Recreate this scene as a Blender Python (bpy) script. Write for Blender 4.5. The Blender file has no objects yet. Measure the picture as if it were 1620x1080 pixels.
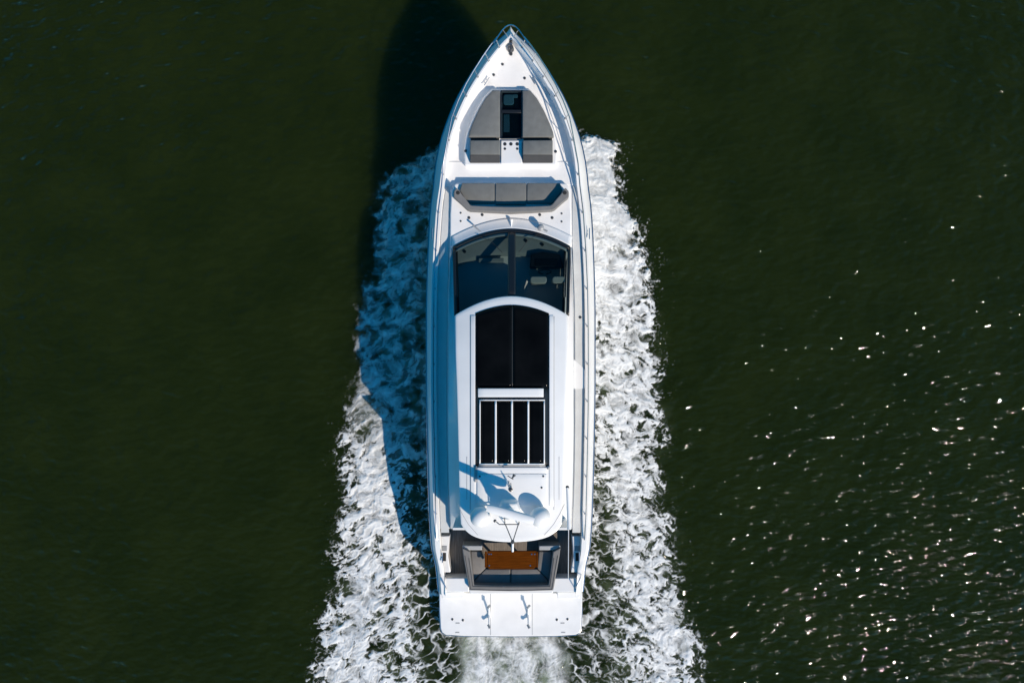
import bpy, bmesh, math, random
import numpy as np
from mathutils import Vector, Matrix

# ------------------------------------------------------------------ camera
CAM_H, REF, PPM = 26.0, 24.0, 50.0          # drone height, distance to deck plane, pixels per metre there
scene = bpy.context.scene
cam_d = bpy.data.cameras.new("camera")
cam_d.sensor_width = 36.0
cam_d.lens = REF * 36.0 / (1620.0 / PPM)
cam_d.clip_end = 20000.0
cam = bpy.data.objects.new("camera", cam_d)
cam.location = (0, 0, CAM_H)
cam.rotation_euler = (0, 0, 0)
scene.collection.objects.link(cam)
scene.camera = cam

# ------------------------------------------------------------------ sky, sun, exposure
SUN_EL = math.radians(35.5)
sun_h = Vector((0.68, -0.735)).normalized()   # horizontal direction towards the sun
world = bpy.data.worlds.new("World")
scene.world = world
world.use_nodes = True
wn, wl = world.node_tree.nodes, world.node_tree.links
wn.clear()
w_out = wn.new("ShaderNodeOutputWorld")
w_bg = wn.new("ShaderNodeBackground")
w_hs = wn.new("ShaderNodeHueSaturation")
w_sky = wn.new("ShaderNodeTexSky")
w_sky.sky_type = 'NISHITA'
w_sky.sun_disc = False
w_sky.sun_elevation = SUN_EL
w_sky.sun_rotation = math.atan2(sun_h.x, sun_h.y)
w_sky.air_density = 1.0
w_sky.dust_density = 0.3
w_sky.ozone_density = 3.0
w_hs.inputs["Saturation"].default_value = 1.95
w_hs.inputs["Hue"].default_value = 0.488
w_bg.inputs["Strength"].default_value = 0.13
wl.new(w_sky.outputs[0], w_hs.inputs["Color"])
wl.new(w_hs.outputs[0], w_bg.inputs["Color"])
wl.new(w_bg.outputs[0], w_out.inputs["Surface"])

sun_d = bpy.data.lights.new("sun", 'SUN')
sun_d.energy = 5.0
sun_d.angle = math.radians(0.5)
sun_d.color = (1.0, 0.865, 0.71)
sun = bpy.data.objects.new("sun", sun_d)
L = Vector((sun_h.x * math.cos(SUN_EL), sun_h.y * math.cos(SUN_EL), math.sin(SUN_EL)))
sun.rotation_euler = L.to_track_quat('Z', 'Y').to_euler()
sun.location = L * 60
scene.collection.objects.link(sun)

vs = scene.view_settings
vs.view_transform = 'Standard'
vs.look = 'None'
vs.gamma = 1.0
vs.use_curve_mapping = False
vs.exposure = -0.06
scene.render.engine = 'CYCLES'
scene.cycles.use_denoising = True
scene.cycles.max_bounces = 10
scene.cycles.diffuse_bounces = 7
scene.cycles.transparent_max_bounces = 16
scene.cycles.sample_clamp_indirect = 6.0
scene.cycles.caustics_reflective = False
scene.cycles.caustics_refractive = False

random.seed(4)
rng = np.random.RandomState(11)
COL = scene.collection

# ------------------------------------------------------------------ helpers
def P(px, py, z):
    """the point at height z that stands at this place of the plan"""
    s = (CAM_H - z) / REF / PPM
    return Vector(((px - 810.0) * s, (540.0 - py) * s, z))

def ipol(x, xs, ys):
    """smooth (monotone cubic) interpolation"""
    xs = np.asarray(xs, float); ys = np.asarray(ys, float); x = np.asarray(x, float)
    h = np.diff(xs); d = np.diff(ys) / h
    m = np.zeros_like(ys)
    m[0], m[-1] = d[0], d[-1]
    for i in range(1, len(xs) - 1):
        if d[i - 1] * d[i] > 0:
            w1, w2 = 2 * h[i] + h[i - 1], h[i] + 2 * h[i - 1]
            m[i] = (w1 + w2) / (w1 / d[i - 1] + w2 / d[i])
    xc = np.clip(x, xs[0], xs[-1])
    k = np.clip(np.searchsorted(xs, xc) - 1, 0, len(h) - 1)
    t = (xc - xs[k]) / h[k]
    return ((1 + 2 * t) * (1 - t) ** 2 * ys[k] + t * (1 - t) ** 2 * h[k] * m[k]
            + t * t * (3 - 2 * t) * ys[k + 1] + t * t * (t - 1) * h[k] * m[k + 1])

def sstep(a, b, x):
    t = np.clip((x - a) / (b - a), 0, 1)
    return t * t * (3 - 2 * t)

def obj(name, verts, faces, mat, parent=None, smooth=False, bevel=0.0, seg=2, solid=0.0):
    me = bpy.data.meshes.new(name)
    me.from_pydata([tuple(v) for v in verts], [], faces)
    bm = bmesh.new(); bm.from_mesh(me)
    bmesh.ops.remove_doubles(bm, verts=bm.verts, dist=1e-5)
    bmesh.ops.recalc_face_normals(bm, faces=bm.faces)
    bm.to_mesh(me); bm.free()
    return finish(name, me, mat, parent, smooth, bevel, seg, solid)

def finish(name, me, mat, parent=None, smooth=False, bevel=0.0, seg=2, solid=0.0):
    me.materials.append(mat)
    o = bpy.data.objects.new(name, me)
    COL.objects.link(o)
    if parent is not None:
        o.parent = parent
    if solid:
        m = o.modifiers.new("thickness", 'SOLIDIFY'); m.thickness = abs(solid); m.offset = -1 if solid > 0 else 1
    if bevel:
        m = o.modifiers.new("bevel", 'BEVEL'); m.width = bevel; m.segments = seg
        m.limit_method = 'ANGLE'; m.angle_limit = math.radians(35)
    if smooth or bevel:
        me.polygons.foreach_set("use_smooth", [True] * len(me.polygons))
        try:
            me.set_sharp_from_angle(angle=math.radians(40))
        except Exception:
            pass
    return o

def prism(name, outline, zt, z0, mat, parent, bevel=0.02, seg=2, world_pts=False, taper=0.0):
    """upright block whose plan outline is given (plan units) at its top height zt"""
    pts = [Vector((p[0], p[1], zt)) if world_pts else P(p[0], p[1], zt) for p in outline]
    n = len(pts)
    c = sum((Vector((p.x, p.y)) for p in pts), Vector((0, 0))) / n
    vb = []
    for p in pts:
        d = Vector((p.x, p.y)) - c
        q = c + d * (1 + taper)
        vb.append(Vector((q.x, q.y, z0)))
    verts = pts + vb
    faces = [tuple(range(n)), tuple(range(2 * n - 1, n - 1, -1))]
    faces += [(i, (i + 1) % n, n + (i + 1) % n, n + i) for i in range(n)]
    return obj(name, verts, faces, mat, parent, bevel=bevel, seg=seg)

def box(name, x0, y0, x1, y1, zt, z0, mat, parent, bevel=0.015, seg=2):
    return prism(name, [(x0, y0), (x1, y0), (x1, y1), (x0, y1)], zt, z0, mat, parent, bevel, seg)

def rrect(x0, y0, x1, y1, r, n=5):
    out = []
    for cx, cy, a0 in ((x1 - r, y0 + r, -90), (x1 - r, y1 - r, 0), (x0 + r, y1 - r, 90), (x0 + r, y0 + r, 180)):
        for k in range(n + 1):
            a = math.radians(a0 + 90 * k / n)
            out.append((cx + r * math.cos(a), cy + r * math.sin(a)))
    return out

def tube_data(points, r, seg=8, r1=None):
    pts = [Vector(p) for p in points]
    n = len(pts); verts = []; faces = []
    up = None
    for i, p in enumerate(pts):
        t = (pts[min(i + 1, n - 1)] - pts[max(i - 1, 0)]).normalized()
        if up is None:
            up = Vector((0, 0, 1)) if abs(t.z) < 0.9 else Vector((1, 0, 0))
        a = t.cross(up)
        if a.length < 1e-4:
            a = t.cross(Vector((0, 1, 0)))
        a.normalize(); b = a.cross(t).normalized(); up = b
        rr = r if r1 is None else r + (r1 - r) * i / (n - 1)
        for k in range(seg):
            an = 2 * math.pi * k / seg
            verts.append(p + (a * math.cos(an) + b * math.sin(an)) * rr)
    for i in range(n - 1):
        for k in range(seg):
            faces.append((i * seg + k, i * seg + (k + 1) % seg, (i + 1) * seg + (k + 1) % seg, (i + 1) * seg + k))
    faces.append(tuple(range(seg))); faces.append(tuple(range((n - 1) * seg, n * seg)))
    return verts, faces

def tube(name, points, r, mat, parent, seg=8, r1=None):
    v, f = tube_data(points, r, seg, r1)
    return obj(name, v, f, mat, parent, smooth=True)

def tubes(name, paths, r, mat, parent, seg=8):
    V, F = [], []
    for p in paths:
        v, f = tube_data(p, r, seg)
        F += [tuple(i + len(V) for i in ff) for ff in f]; V += v
    return obj(name, V, F, mat, parent, smooth=True)

def lathe(name, c, prof, mat, parent, seg=24, axis=None):
    """prof: list of (radius, height) above c"""
    V, F = [], []
    n = len(prof)
    for (r, h) in prof:
        for k in range(seg):
            a = 2 * math.pi * k / seg
            V.append(Vector((r * math.cos(a), r * math.sin(a), h)))
    for i in range(n - 1):
        for k in range(seg):
            F.append((i * seg + k, i * seg + (k + 1) % seg, (i + 1) * seg + (k + 1) % seg, (i + 1) * seg + k))
    F.append(tuple(range(seg))); F.append(tuple(range((n - 1) * seg, n * seg)))
    M = Matrix.Identity(3) if axis is None else Vector(axis).to_track_quat('Z', 'Y').to_matrix()
    V = [Vector(c) + M @ v for v in V]
    return obj(name, V, F, mat, parent, smooth=True)

def sheet(name, grid, mat, parent, smooth=True, solid=0.0, bevel=0.0):
    R, C = len(grid), len(grid[0])
    V = [p for row in grid for p in row]
    F = [(i * C + j, i * C + j + 1, (i + 1) * C + j + 1, (i + 1) * C + j) for i in range(R - 1) for j in range(C - 1)]
    return obj(name, V, F, mat, parent, smooth=smooth, solid=solid, bevel=bevel)

# ------------------------------------------------------------------ materials
def material(name, color, rough=0.5, metal=0.0, spec=0.5, coat=0.0, var=0.0, vscale=3.0, bump=0.0, bscale=60.0, ior=None):
    m = bpy.data.materials.new(name); m.use_nodes = True
    nt = m.node_tree; b = nt.nodes["Principled BSDF"]
    b.inputs["Base Color"].default_value = (*color, 1)
    b.inputs["Roughness"].default_value = rough
    b.inputs["Metallic"].default_value = metal
    b.inputs["Specular IOR Level"].default_value = spec
    b.inputs["Coat Weight"].default_value = coat
    b.inputs["Coat Roughness"].default_value = 0.08
    if ior: b.inputs["IOR"].default_value = ior
    tc = nt.nodes.new("ShaderNodeTexCoord")
    if var:
        nz = nt.nodes.new("ShaderNodeTexNoise"); nz.inputs["Scale"].default_value = vscale
        nz.inputs["Detail"].default_value = 6
        mp = nt.nodes.new("ShaderNodeMapRange")
        mp.inputs[1].default_value = 0.3; mp.inputs[2].default_value = 0.7
        mp.inputs[3].default_value = 1 - var; mp.inputs[4].default_value = 1 + var * 0.4
        mx = nt.nodes.new("ShaderNodeMix"); mx.data_type = 'RGBA'; mx.blend_type = 'MULTIPLY'
        mx.inputs[0].default_value = 1.0
        mx.inputs[6].default_value = (*color, 1)
        nt.links.new(tc.outputs["Object"], nz.inputs["Vector"])
        nt.links.new(nz.outputs[0], mp.inputs[0])
        nt.links.new(mp.outputs[0], mx.inputs[7])
        nt.links.new(mx.outputs[2], b.inputs["Base Color"])
        rm = nt.nodes.new("ShaderNodeMapRange")
        rm.inputs[3].default_value = max(rough - 0.06, 0.02); rm.inputs[4].default_value = rough + 0.1
        nt.links.new(nz.outputs[0], rm.inputs[0]); nt.links.new(rm.outputs[0], b.inputs["Roughness"])
    if bump:
        n2 = nt.nodes.new("ShaderNodeTexNoise"); n2.inputs["Scale"].default_value = bscale; n2.inputs["Detail"].default_value = 4
        bp = nt.nodes.new("ShaderNodeBump"); bp.inputs["Strength"].default_value = bump; bp.inputs["Distance"].default_value = 0.01
        nt.links.new(tc.outputs["Object"], n2.inputs["Vector"])
        nt.links.new(n2.outputs[0], bp.inputs["Height"]); nt.links.new(bp.outputs[0], b.inputs["Normal"])
    return m

def glass_material(name, tint, gloss=0.012):
    m = bpy.data.materials.new(name); m.use_nodes = True
    nt = m.node_tree; nt.nodes.clear()
    out = nt.nodes.new("ShaderNodeOutputMaterial")
    tr = nt.nodes.new("ShaderNodeBsdfTransparent"); tr.inputs[0].default_value = (*tint, 1)
    gl = nt.nodes.new("ShaderNodeBsdfGlossy"); gl.inputs["Roughness"].default_value = 0.02
    lw = nt.nodes.new("ShaderNodeLayerWeight"); lw.inputs[0].default_value = 0.5
    pw = nt.nodes.new("ShaderNodeMath"); pw.operation = 'POWER'; pw.inputs[1].default_value = 5.0
    nt.links.new(lw.outputs["Facing"], pw.inputs[0])
    fr = nt.nodes.new("ShaderNodeMath"); fr.operation = 'MULTIPLY_ADD'; fr.inputs[1].default_value = 0.9; fr.inputs[2].default_value = gloss
    nt.links.new(pw.outputs[0], fr.inputs[0])
    mx = nt.nodes.new("ShaderNodeMixShader")
    nt.links.new(fr.outputs[0], mx.inputs[0]); nt.links.new(tr.outputs[0], mx.inputs[1]); nt.links.new(gl.outputs[0], mx.inputs[2])
    nt.links.new(mx.outputs[0], out.inputs[0])
    return m

def plank_material(name, color, dark, pitch, rough=0.5, axis='X', coat=0.0, seam=0.08):
    """wood with a caulked seam every `pitch` metres and streaky grain"""
    m = material(name, color, rough=rough, coat=coat)
    nt = m.node_tree; b = nt.nodes["Principled BSDF"]
    tc = nt.nodes.new("ShaderNodeTexCoord")
    sp = nt.nodes.new("ShaderNodeSeparateXYZ"); nt.links.new(tc.outputs["Object"], sp.inputs[0])
    md = nt.nodes.new("ShaderNodeMath"); md.operation = 'MODULO'; 
    ab = nt.nodes.new("ShaderNodeMath"); ab.operation = 'ADD'; ab.inputs[1].default_value = 100.0
    nt.links.new(sp.outputs[axis], ab.inputs[0]); nt.links.new(ab.outputs[0], md.inputs[0]); md.inputs[1].default_value = pitch
    lt = nt.nodes.new("ShaderNodeMath"); lt.operation = 'LESS_THAN'; lt.inputs[1].default_value = pitch * seam
    nt.links.new(md.outputs[0], lt.inputs[0])
    mpg = nt.nodes.new("ShaderNodeMapping")
    mpg.inputs["Scale"].default_value = (60, 3, 3) if axis == 'X' else (3, 60, 3)
    nz = nt.nodes.new("ShaderNodeTexNoise"); nz.inputs["Scale"].default_value = 1.0; nz.inputs["Detail"].default_value = 5
    nt.links.new(tc.outputs["Object"], mpg.inputs[0]); nt.links.new(mpg.outputs[0], nz.inputs["Vector"])
    cr = nt.nodes.new("ShaderNodeValToRGB")
    cr.color_ramp.elements[0].position = 0.3; cr.color_ramp.elements[0].color = (*[c * 0.55 for c in color], 1)
    cr.color_ramp.elements[1].position = 0.7; cr.color_ramp.elements[1].color = (*[c * 1.25 for c in color], 1)
    nt.links.new(nz.outputs[0], cr.inputs[0])
    mx = nt.nodes.new("ShaderNodeMix"); mx.data_type = 'RGBA'
    nt.links.new(lt.outputs[0], mx.inputs[0]); nt.links.new(cr.outputs[0], mx.inputs[6]); mx.inputs[7].default_value = (*dark, 1)
    nt.links.new(mx.outputs[2], b.inputs["Base Color"])
    return m

M_GEL = material("white_gelcoat", (0.87, 0.865, 0.85), rough=0.22, coat=0.3, var=0.05, vscale=1.3)
M_DECK = material("white_nonskid", (0.85, 0.845, 0.835), rough=0.5, var=0.06, vscale=2.0, bump=0.15, bscale=220)
M_NONSLIP = material("grey_nonskid", (0.62, 0.63, 0.62), rough=0.65, var=0.08, vscale=3.0, bump=0.2, bscale=250)
M_FAB = material("grey_upholstery", (0.17, 0.175, 0.168), rough=0.85, var=0.14, vscale=5.0, bump=0.3, bscale=180)
M_FABD = material("charcoal_upholstery", (0.055, 0.056, 0.058), rough=0.85, var=0.15, vscale=5.0, bump=0.3, bscale=180)
M_FABL = material("pale_grey_upholstery", (0.20, 0.195, 0.19), rough=0.85, var=0.12, vscale=5.0, bump=0.3, bscale=180)
M_PIPE = material("dark_piping", (0.05, 0.05, 0.05), rough=0.8)
M_ROOFGL = material("black_roof_glass", (0.0045, 0.005, 0.0055), rough=0.08, spec=0.07, var=0.5, vscale=1.2)
M_TRIM = material("black_trim", (0.012, 0.013, 0.015), rough=0.35)
M_STEEL = material("stainless_steel", (0.62, 0.63, 0.64), rough=0.18, metal=1.0)
M_DSTEEL = material("dark_metal_fitting", (0.10, 0.105, 0.11), rough=0.35, metal=0.6)
M_GREYP = material("grey_trim", (0.33, 0.34, 0.35), rough=0.4)
M_PLAST = material("white_plastic", (0.85, 0.85, 0.845), rough=0.35, var=0.03)
M_ARM = material("light_grey_gelcoat", (0.42, 0.43, 0.43), rough=0.4)
M_SEAM = material("dark_sealant", (0.03, 0.03, 0.032), rough=0.5)
M_RUB = material("black_rubber", (0.02, 0.02, 0.02), rough=0.7)
M_TEAK = plank_material("weathered_teak", (0.20, 0.175, 0.15), (0.05, 0.045, 0.04), 0.055, rough=0.7, axis='X')
M_TABLE = plank_material("varnished_teak", (0.115, 0.030, 0.002), (0.03, 0.008, 0.001), 0.095, rough=0.45, axis='Y', coat=0.0, seam=0.03)
M_TABLE.node_tree.nodes["Principled BSDF"].inputs["Specular IOR Level"].default_value = 0.03
M_GLASS = glass_material("tinted_windshield_glass", (0.34, 0.41, 0.41))
M_HGLASS = glass_material("tinted_hatch_glass", (0.36, 0.50, 0.55))
M_SIDEGL = material("black_side_glass", (0.006, 0.008, 0.010), rough=0.04, spec=0.3)
M_INT = material("dark_interior", (0.022, 0.02, 0.018), rough=0.6, var=0.2)
M_DASH = material("grey_dash_vinyl", (0.36, 0.38, 0.38), rough=0.6, var=0.1)
M_CREAM = material("cream_leather", (0.68, 0.66, 0.61), rough=0.5, var=0.08)
M_BOTTOM = material("dark_hull_bottom", (0.03, 0.035, 0.05), rough=0.5)

# ------------------------------------------------------------------ noise (numpy)
_perm = rng.permutation(1024)
_ga = rng.rand(1024) * 2 * np.pi
_gx, _gy = np.cos(_ga), np.sin(_ga)
def pnoise(x, y):
    xi = np.floor(x).astype(np.int64); yi = np.floor(y).astype(np.int64)
    xf, yf = x - xi, y - yi
    u = xf * xf * xf * (xf * (xf * 6 - 15) + 10); v = yf * yf * yf * (yf * (yf * 6 - 15) + 10)
    def g(ix, iy, dx, dy):
        h = _perm[(_perm[ix & 1023] + iy) & 1023]
        return _gx[h] * dx + _gy[h] * dy
    a = g(xi, yi, xf, yf); b = g(xi + 1, yi, xf - 1, yf)
    c = g(xi, yi + 1, xf, yf - 1); d = g(xi + 1, yi + 1, xf - 1, yf - 1)
    return ((a + (b - a) * u) * (1 - v) + (c + (d - c) * u) * v) * 1.5
def fbm(x, y, octv=4, gain=0.5, lac=2.03, off=0.0):
    s = np.zeros_like(x); a = 1.0; t = 0.0
    for i in range(octv):
        s += a * pnoise(x + off + 17.3 * i, y - off + 9.1 * i); t += a; a *= gain; x = x * lac; y = y * lac
    return s / t
def ridged(x, y, octv=4, gain=0.55, lac=2.07, off=0.0):
    s = np.zeros_like(x); a = 1.0; t = 0.0
    for i in range(octv):
        s += a * (1 - np.abs(pnoise(x + off + 31.7 * i, y + off + 5.3 * i)) * 1.6); t += a; a *= gain; x = x * lac; y = y * lac
    return s / t
def worley(x, y, seed=3):
    xi = np.floor(x).astype(np.int64); yi = np.floor(y).astype(np.int64)
    f1 = np.full(x.shape, 9.0); f2 = np.full(x.shape, 9.0)
    for dx in (-1, 0, 1):
        for dy in (-1, 0, 1):
            h = _perm[(_perm[(xi + dx) & 1023] + yi + dy + seed * 37) & 1023]
            jx = (h * 0.6180339) % 1.0; jy = (h * 0.7548777 + 0.31) % 1.0
            d = np.hypot(xi + dx + jx - x, yi + dy + jy - y)
            f2 = np.minimum(f2, np.maximum(f1, d)); f1 = np.minimum(f1, d)
    return f1, f2

# ------------------------------------------------------------------ water
WS = CAM_H / REF / PPM                        # metres per plan unit at the water
waves = []
for i in range(46):
    lam = 0.45 * (7.0 / 0.45) ** rng.rand()
    ang = math.radians(68) + rng.normal(0, 0.75)
    slope = 0.0085 * (1.0 if lam < 2 else 0.7)
    waves.append((2 * np.pi / lam * math.cos(ang), 2 * np.pi / lam * math.sin(ang), slope * lam / (2 * np.pi) * 1.4, rng.rand() * 6.28))
def wave_h(X, Y):
    wx = X + 0.25 * pnoise(X * 0.6, Y * 0.6); wy = Y + 0.25 * pnoise(X * 0.6 + 40, Y * 0.6)
    h = np.zeros_like(X)
    for kx, ky, a, p in waves:
        h += a * np.sin(kx * wx + ky * wy + p)
    grp = 0.75 + 0.5 * pnoise(X * 0.17 + 5, Y * 0.3 + 3)
    fade = 1 - sstep(25, 60, np.hypot(X, Y))
    return h * grp * fade

# wake plan outlines (plan units), by distance along the boat
LY = [185, 205, 222, 240, 255, 270, 310, 350, 420, 450, 500, 560, 620, 650, 700, 750, 800, 850, 900, 950, 985, 1030, 1080, 1200]
LO = [702, 698, 688, 668, 640, 606, 586, 580, 573, 562, 556, 556, 545, 536, 531, 533, 526, 521, 519, 508, 495, 486, 480, 462]
RY = [180, 195, 208, 218, 226, 260, 320, 360, 400, 440, 500, 560, 620, 680, 740, 800, 870, 930, 980, 1040, 1080, 1200]
RO = [905, 913, 928, 955, 976, 984, 995, 1018, 1030, 1044, 1050, 1056, 1062, 1066, 1061, 1066, 1086, 1091, 1106, 1126, 1128, 1150]
LIY = [185, 400, 500, 560, 640, 720, 800, 870, 930, 1000, 1080, 1200]
LI = [700, 672, 660, 646, 638, 634, 634, 652, 636, 638, 650, 670]
RIY = [180, 560, 620, 660, 700, 760, 830, 900, 1000, 1080, 1200]
RI = [900, 912, 924, 936, 950, 968, 982, 990, 984, 990, 1000]

def uniform(a, m):
    """spread the values of a evenly over 0..1 (measured where m)"""
    q = np.quantile(a[m], np.linspace(0, 1, 257))
    return np.interp(a, q, np.linspace(0, 1, 257))

def wake_fields(px, py):
    """cover 0..1 of broken white water, lace strength, aeration, spray, wash, all from the plan position"""
    w1 = fbm(px / 42, py / 42, 4, 0.6, off=3.0); w2 = fbm(px / 10, py / 10, 3, 0.6, off=8.0)
    jit = 20 * w1 + 11 * w2
    left = px < 808
    outer = np.where(left, ipol(py, LY, LO), ipol(py, RY, RO))
    dense = np.where(left, ipol(py, LIY, LI), ipol(py, RIY, RI))
    s = np.where(left, -1.0, 1.0)
    d_out = (outer - px) * s + jit               # > 0 inside the outer edge
    d_in = (px - dense) * s + 30 * fbm(px / 34, py / 24, 3, off=21.0)      # > 0 outboard of the solid band's inner edge
    start = sstep(186, 250, py + 26 * w1 + 10 * w2)
    band = sstep(-8, 30, d_out) * start
    solid = sstep(-40, 12, d_in)
    patch = 0.85 * fbm(px / 40, py / 70, 3, 0.6, off=120.0) + 0.55 * fbm(px / 18, py / 15, 2, 0.6, off=160.0)
    old = sstep(300, 560, py)
    # starboard: nearly solid beside the bow, opening into holes outboard and aft
    edge = 1 - sstep(10, 70, d_out)
    core = np.exp(-((d_out - np.where(left, 62, 55)) / np.where(left, 48, 42)) ** 2)
    cr = 0.66 + 0.34 * (1 - sstep(935, 1000, px)) * (1 - sstep(560, 720, py)) + 0.30 * core * old + 0.46 * (1 - old) - 0.46 * edge * (0.3 + 0.7 * old) + 0.62 * patch
    # port: streaky, thinned forward to darken it in the yacht's shadow
    shaded_fwd = 1 - sstep(560, 680, py)
    cl = 0.67 + 0.30 * core - 0.22 * edge - 0.16 * shaded_fwd + 0.70 * patch
    cov = band * solid * np.where(left, cl, cr)
    lace = band * (1 - solid) * np.where(left, sstep(770, 860, py), sstep(630, 740, py))
    veil = band * (1 - solid) * np.where(left, (0.42 + 0.6 * patch) * (1 - sstep(740, 840, py)), (0.80 + 0.3 * patch) * (1 - sstep(620, 860, py)) + 0.14 + 0.3 * patch)
    cov = np.clip(np.maximum(cov, veil), 0, 1.2)
    wx0 = ipol(py, [990, 1010, 1040, 1080, 1200], [716, 720, 722, 718, 700]); wx1 = ipol(py, [990, 1010, 1040, 1080, 1200], [884, 890, 903, 906, 925])
    dw = np.minimum(px - wx0, wx1 - px) + 12 * w1 + 7 * w2
    wash = sstep(-6, 26, dw) * sstep(985, 1000, py)
    spray = sstep(-42, 4, d_out) * (1 - sstep(4, 16, d_out)) * start * np.where(left, 0.5 * sstep(440, 620, py), 1.0 - 0.5 * old)
    aer = np.maximum(0.75 * band * sstep(-60, 10, d_in) * sstep(0, 60, d_out), 0.30 * band * np.clip(0.35 + 1.6 * fbm(px / 34, py / 26, 3, off=77.0), 0, 1))
    fade = 1 - sstep(1095, 1290, py + 70 * w1)                 # the wake dies away astern
    return cov * (0.25 + 0.75 * fade) * sstep(0, 0.1, fade), lace * fade, aer * fade, spray * fade, wash * fade, left

def foam_maps(PX, PY):
    cov, lace, aer, spray, wash, left = wake_fields(PX, PY)
    qx = PX + 16 * fbm(PX / 44, PY / 44, 3, off=50.0) + 2.2 * fbm(PX / 8, PY / 8, 2, off=51.0)
    qy = PY + 16 * fbm(PX / 44, PY / 44, 3, off=60.0) + 2.2 * fbm(PX / 8, PY / 8, 2, off=61.0)
    skew = np.where(left, 0.25, -0.25)
    tx, ty = qx, qy + skew * qx
    m = cov > 0.15
    # holes of several sizes with bright threads between them
    a1, a2 = worley(tx / 19, ty / 14, 11); b1, b2 = worley(tx / 8.5 + 3, ty / 6.8, 12)
    r1 = ridged(tx / 34, ty / 24, 5, 0.58, off=2.0)
    fine = fbm(tx / 6.0, ty / 5.0, 3, 0.6, off=90.0)
    lump = fbm(tx / 26, ty / 20, 4, 0.55, off=33.0)
    grain = fbm(tx / 3.2, ty / 2.8, 2, 0.7, off=190.0)
    hv = 0.9 * fbm(tx / 15, ty / 11, 4, 0.66, off=210.0) + 0.35 * fbm(tx / 44, ty / 36, 2, off=470.0) + 0.50 * (a2 - a1) + 0.26 * (b2 - b1) - 0.35 * (r1 - 0.6) + 0.24 * grain + 0.20 * fine
    hv = uniform(hv, m)
    hole = sstep(cov - 0.20, cov + 0.14, hv)                   # rounded openings where dark water shows
    mott = fbm(tx / 12, ty / 10, 3, 0.6, off=410.0)
    body = np.clip(0.90 + 0.42 * lump + 0.46 * mott + 0.20 * fine + 0.34 * grain + 0.55 * (r1 - 0.62), 0.26, 1.0)
    thread = np.exp(-((b2 - b1) / 0.10) ** 2) * np.clip(0.30 + 1.2 * fbm(PX / 17, PY / 15, 2, off=260.0), 0, 0.85)
    foam = np.clip(body * (1 - 0.97 * hole) + 0.9 * thread * hole, 0, 1) * sstep(0.03, 0.30, cov)
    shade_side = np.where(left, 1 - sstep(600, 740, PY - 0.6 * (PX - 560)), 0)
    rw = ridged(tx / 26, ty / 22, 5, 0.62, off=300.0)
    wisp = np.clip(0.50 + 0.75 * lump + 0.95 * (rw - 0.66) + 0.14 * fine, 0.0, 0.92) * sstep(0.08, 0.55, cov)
    foam = foam * (1 - 0.86 * shade_side) + 0.86 * shade_side * wisp  # opacity cut to soft wisps, deepening the shade on the port foam
    # starboard bow: soft churned mist rather than cells
    soft = np.where(left, 0, 1) * (1 - sstep(300, 470, PY)) * sstep(0.5, 0.95, cov)
    foam = foam * (1 - soft) + soft * np.clip(0.84 + 0.42 * lump + 0.22 * fine + 0.16 * grain, 0.35, 1)
    # lace: thin curved threads round dark cells, drawn out across the wake
    lx = qx + 14 * fbm(PX / 30, PY / 30, 3, off=71.0); ly = qy + 10 * fbm(PX / 24, PY / 24, 3, off=72.0) + 0.30 * np.where(left, -1, 1) * -qx
    f1, f2 = worley(lx / 36, ly / 19, 3)
    g1, g2 = worley(lx / 15 + 7, ly / 10, 5)
    thr = np.clip(0.085 + 0.13 * fbm(PX / 22, PY / 22, 2, off=5.0), 0.03, 0.3)
    amp = np.clip(0.72 + 0.9 * fbm(PX / 20, PY / 20, 2, off=15.0), 0.0, 1.1)
    net = np.exp(-((f2 - f1) / thr) ** 2) * amp
    net2 = np.exp(-((g2 - g1) / 0.13) ** 2) * sstep(0.0, 0.35, fbm(PX / 30, PY / 22, 2, off=95.0))
    foam = np.maximum(foam, lace * (1 - wash) * np.clip(net + 0.55 * net2, 0, 1))
    foam = foam * (1 - wash)
    # propeller wash: cloudy churned streaks
    cl = 0.5 + 0.62 * fbm(PX / 24, PY / 40, 5, 0.62, off=12.0) + 0.40 * (ridged(qx / 20, qy / 30, 4, off=14.0) - 0.6)
    foam_w = wash * np.clip(0.62 + 1.0 * (cl - 0.5) + 0.55 * (ridged(qx / 15, qy / 20, 4, 0.62, off=24.0) - 0.62) + 0.30 * fine + 0.26 * grain + 0.5 * fbm(PX / 34, PY / 46, 2, off=450.0), 0.06, 1.0)
    # flecks of spray outside the edge
    fl = 0.6 * pnoise(PX / 2.4 + 3, PY / 2.0) + 0.5 * pnoise(PX / 5.5, PY / 4.8 + 9); fl2 = fbm(PX / 22, PY / 22, 3, off=44.0)
    flecks = sstep(0.34, 0.95, fl + 0.6 * fl2) * spray ** 1.5 * 0.7
    foam = np.maximum(foam, flecks)
    relief = (0.055 * lump + 0.03 * (r1 - 0.6) + 0.007 * fine - 0.01 * (a2 - a1)) * sstep(0.25, 0.9, cov) + 0.05 * wash * cl
    return foam, foam_w, relief, cov, wash, left, aer

def axis_coords(a, b, step, far):
    core = list(np.arange(a, b + 1e-6, step)); d = step; x = b; hi = []
    while x < far:
        d *= 1.35; x += d; hi.append(x)
    d = step; x = a; lo = []
    while x > -far:
        d *= 1.35; x -= d; lo.append(x)
    return np.array(lo[::-1] + core + hi)

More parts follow.
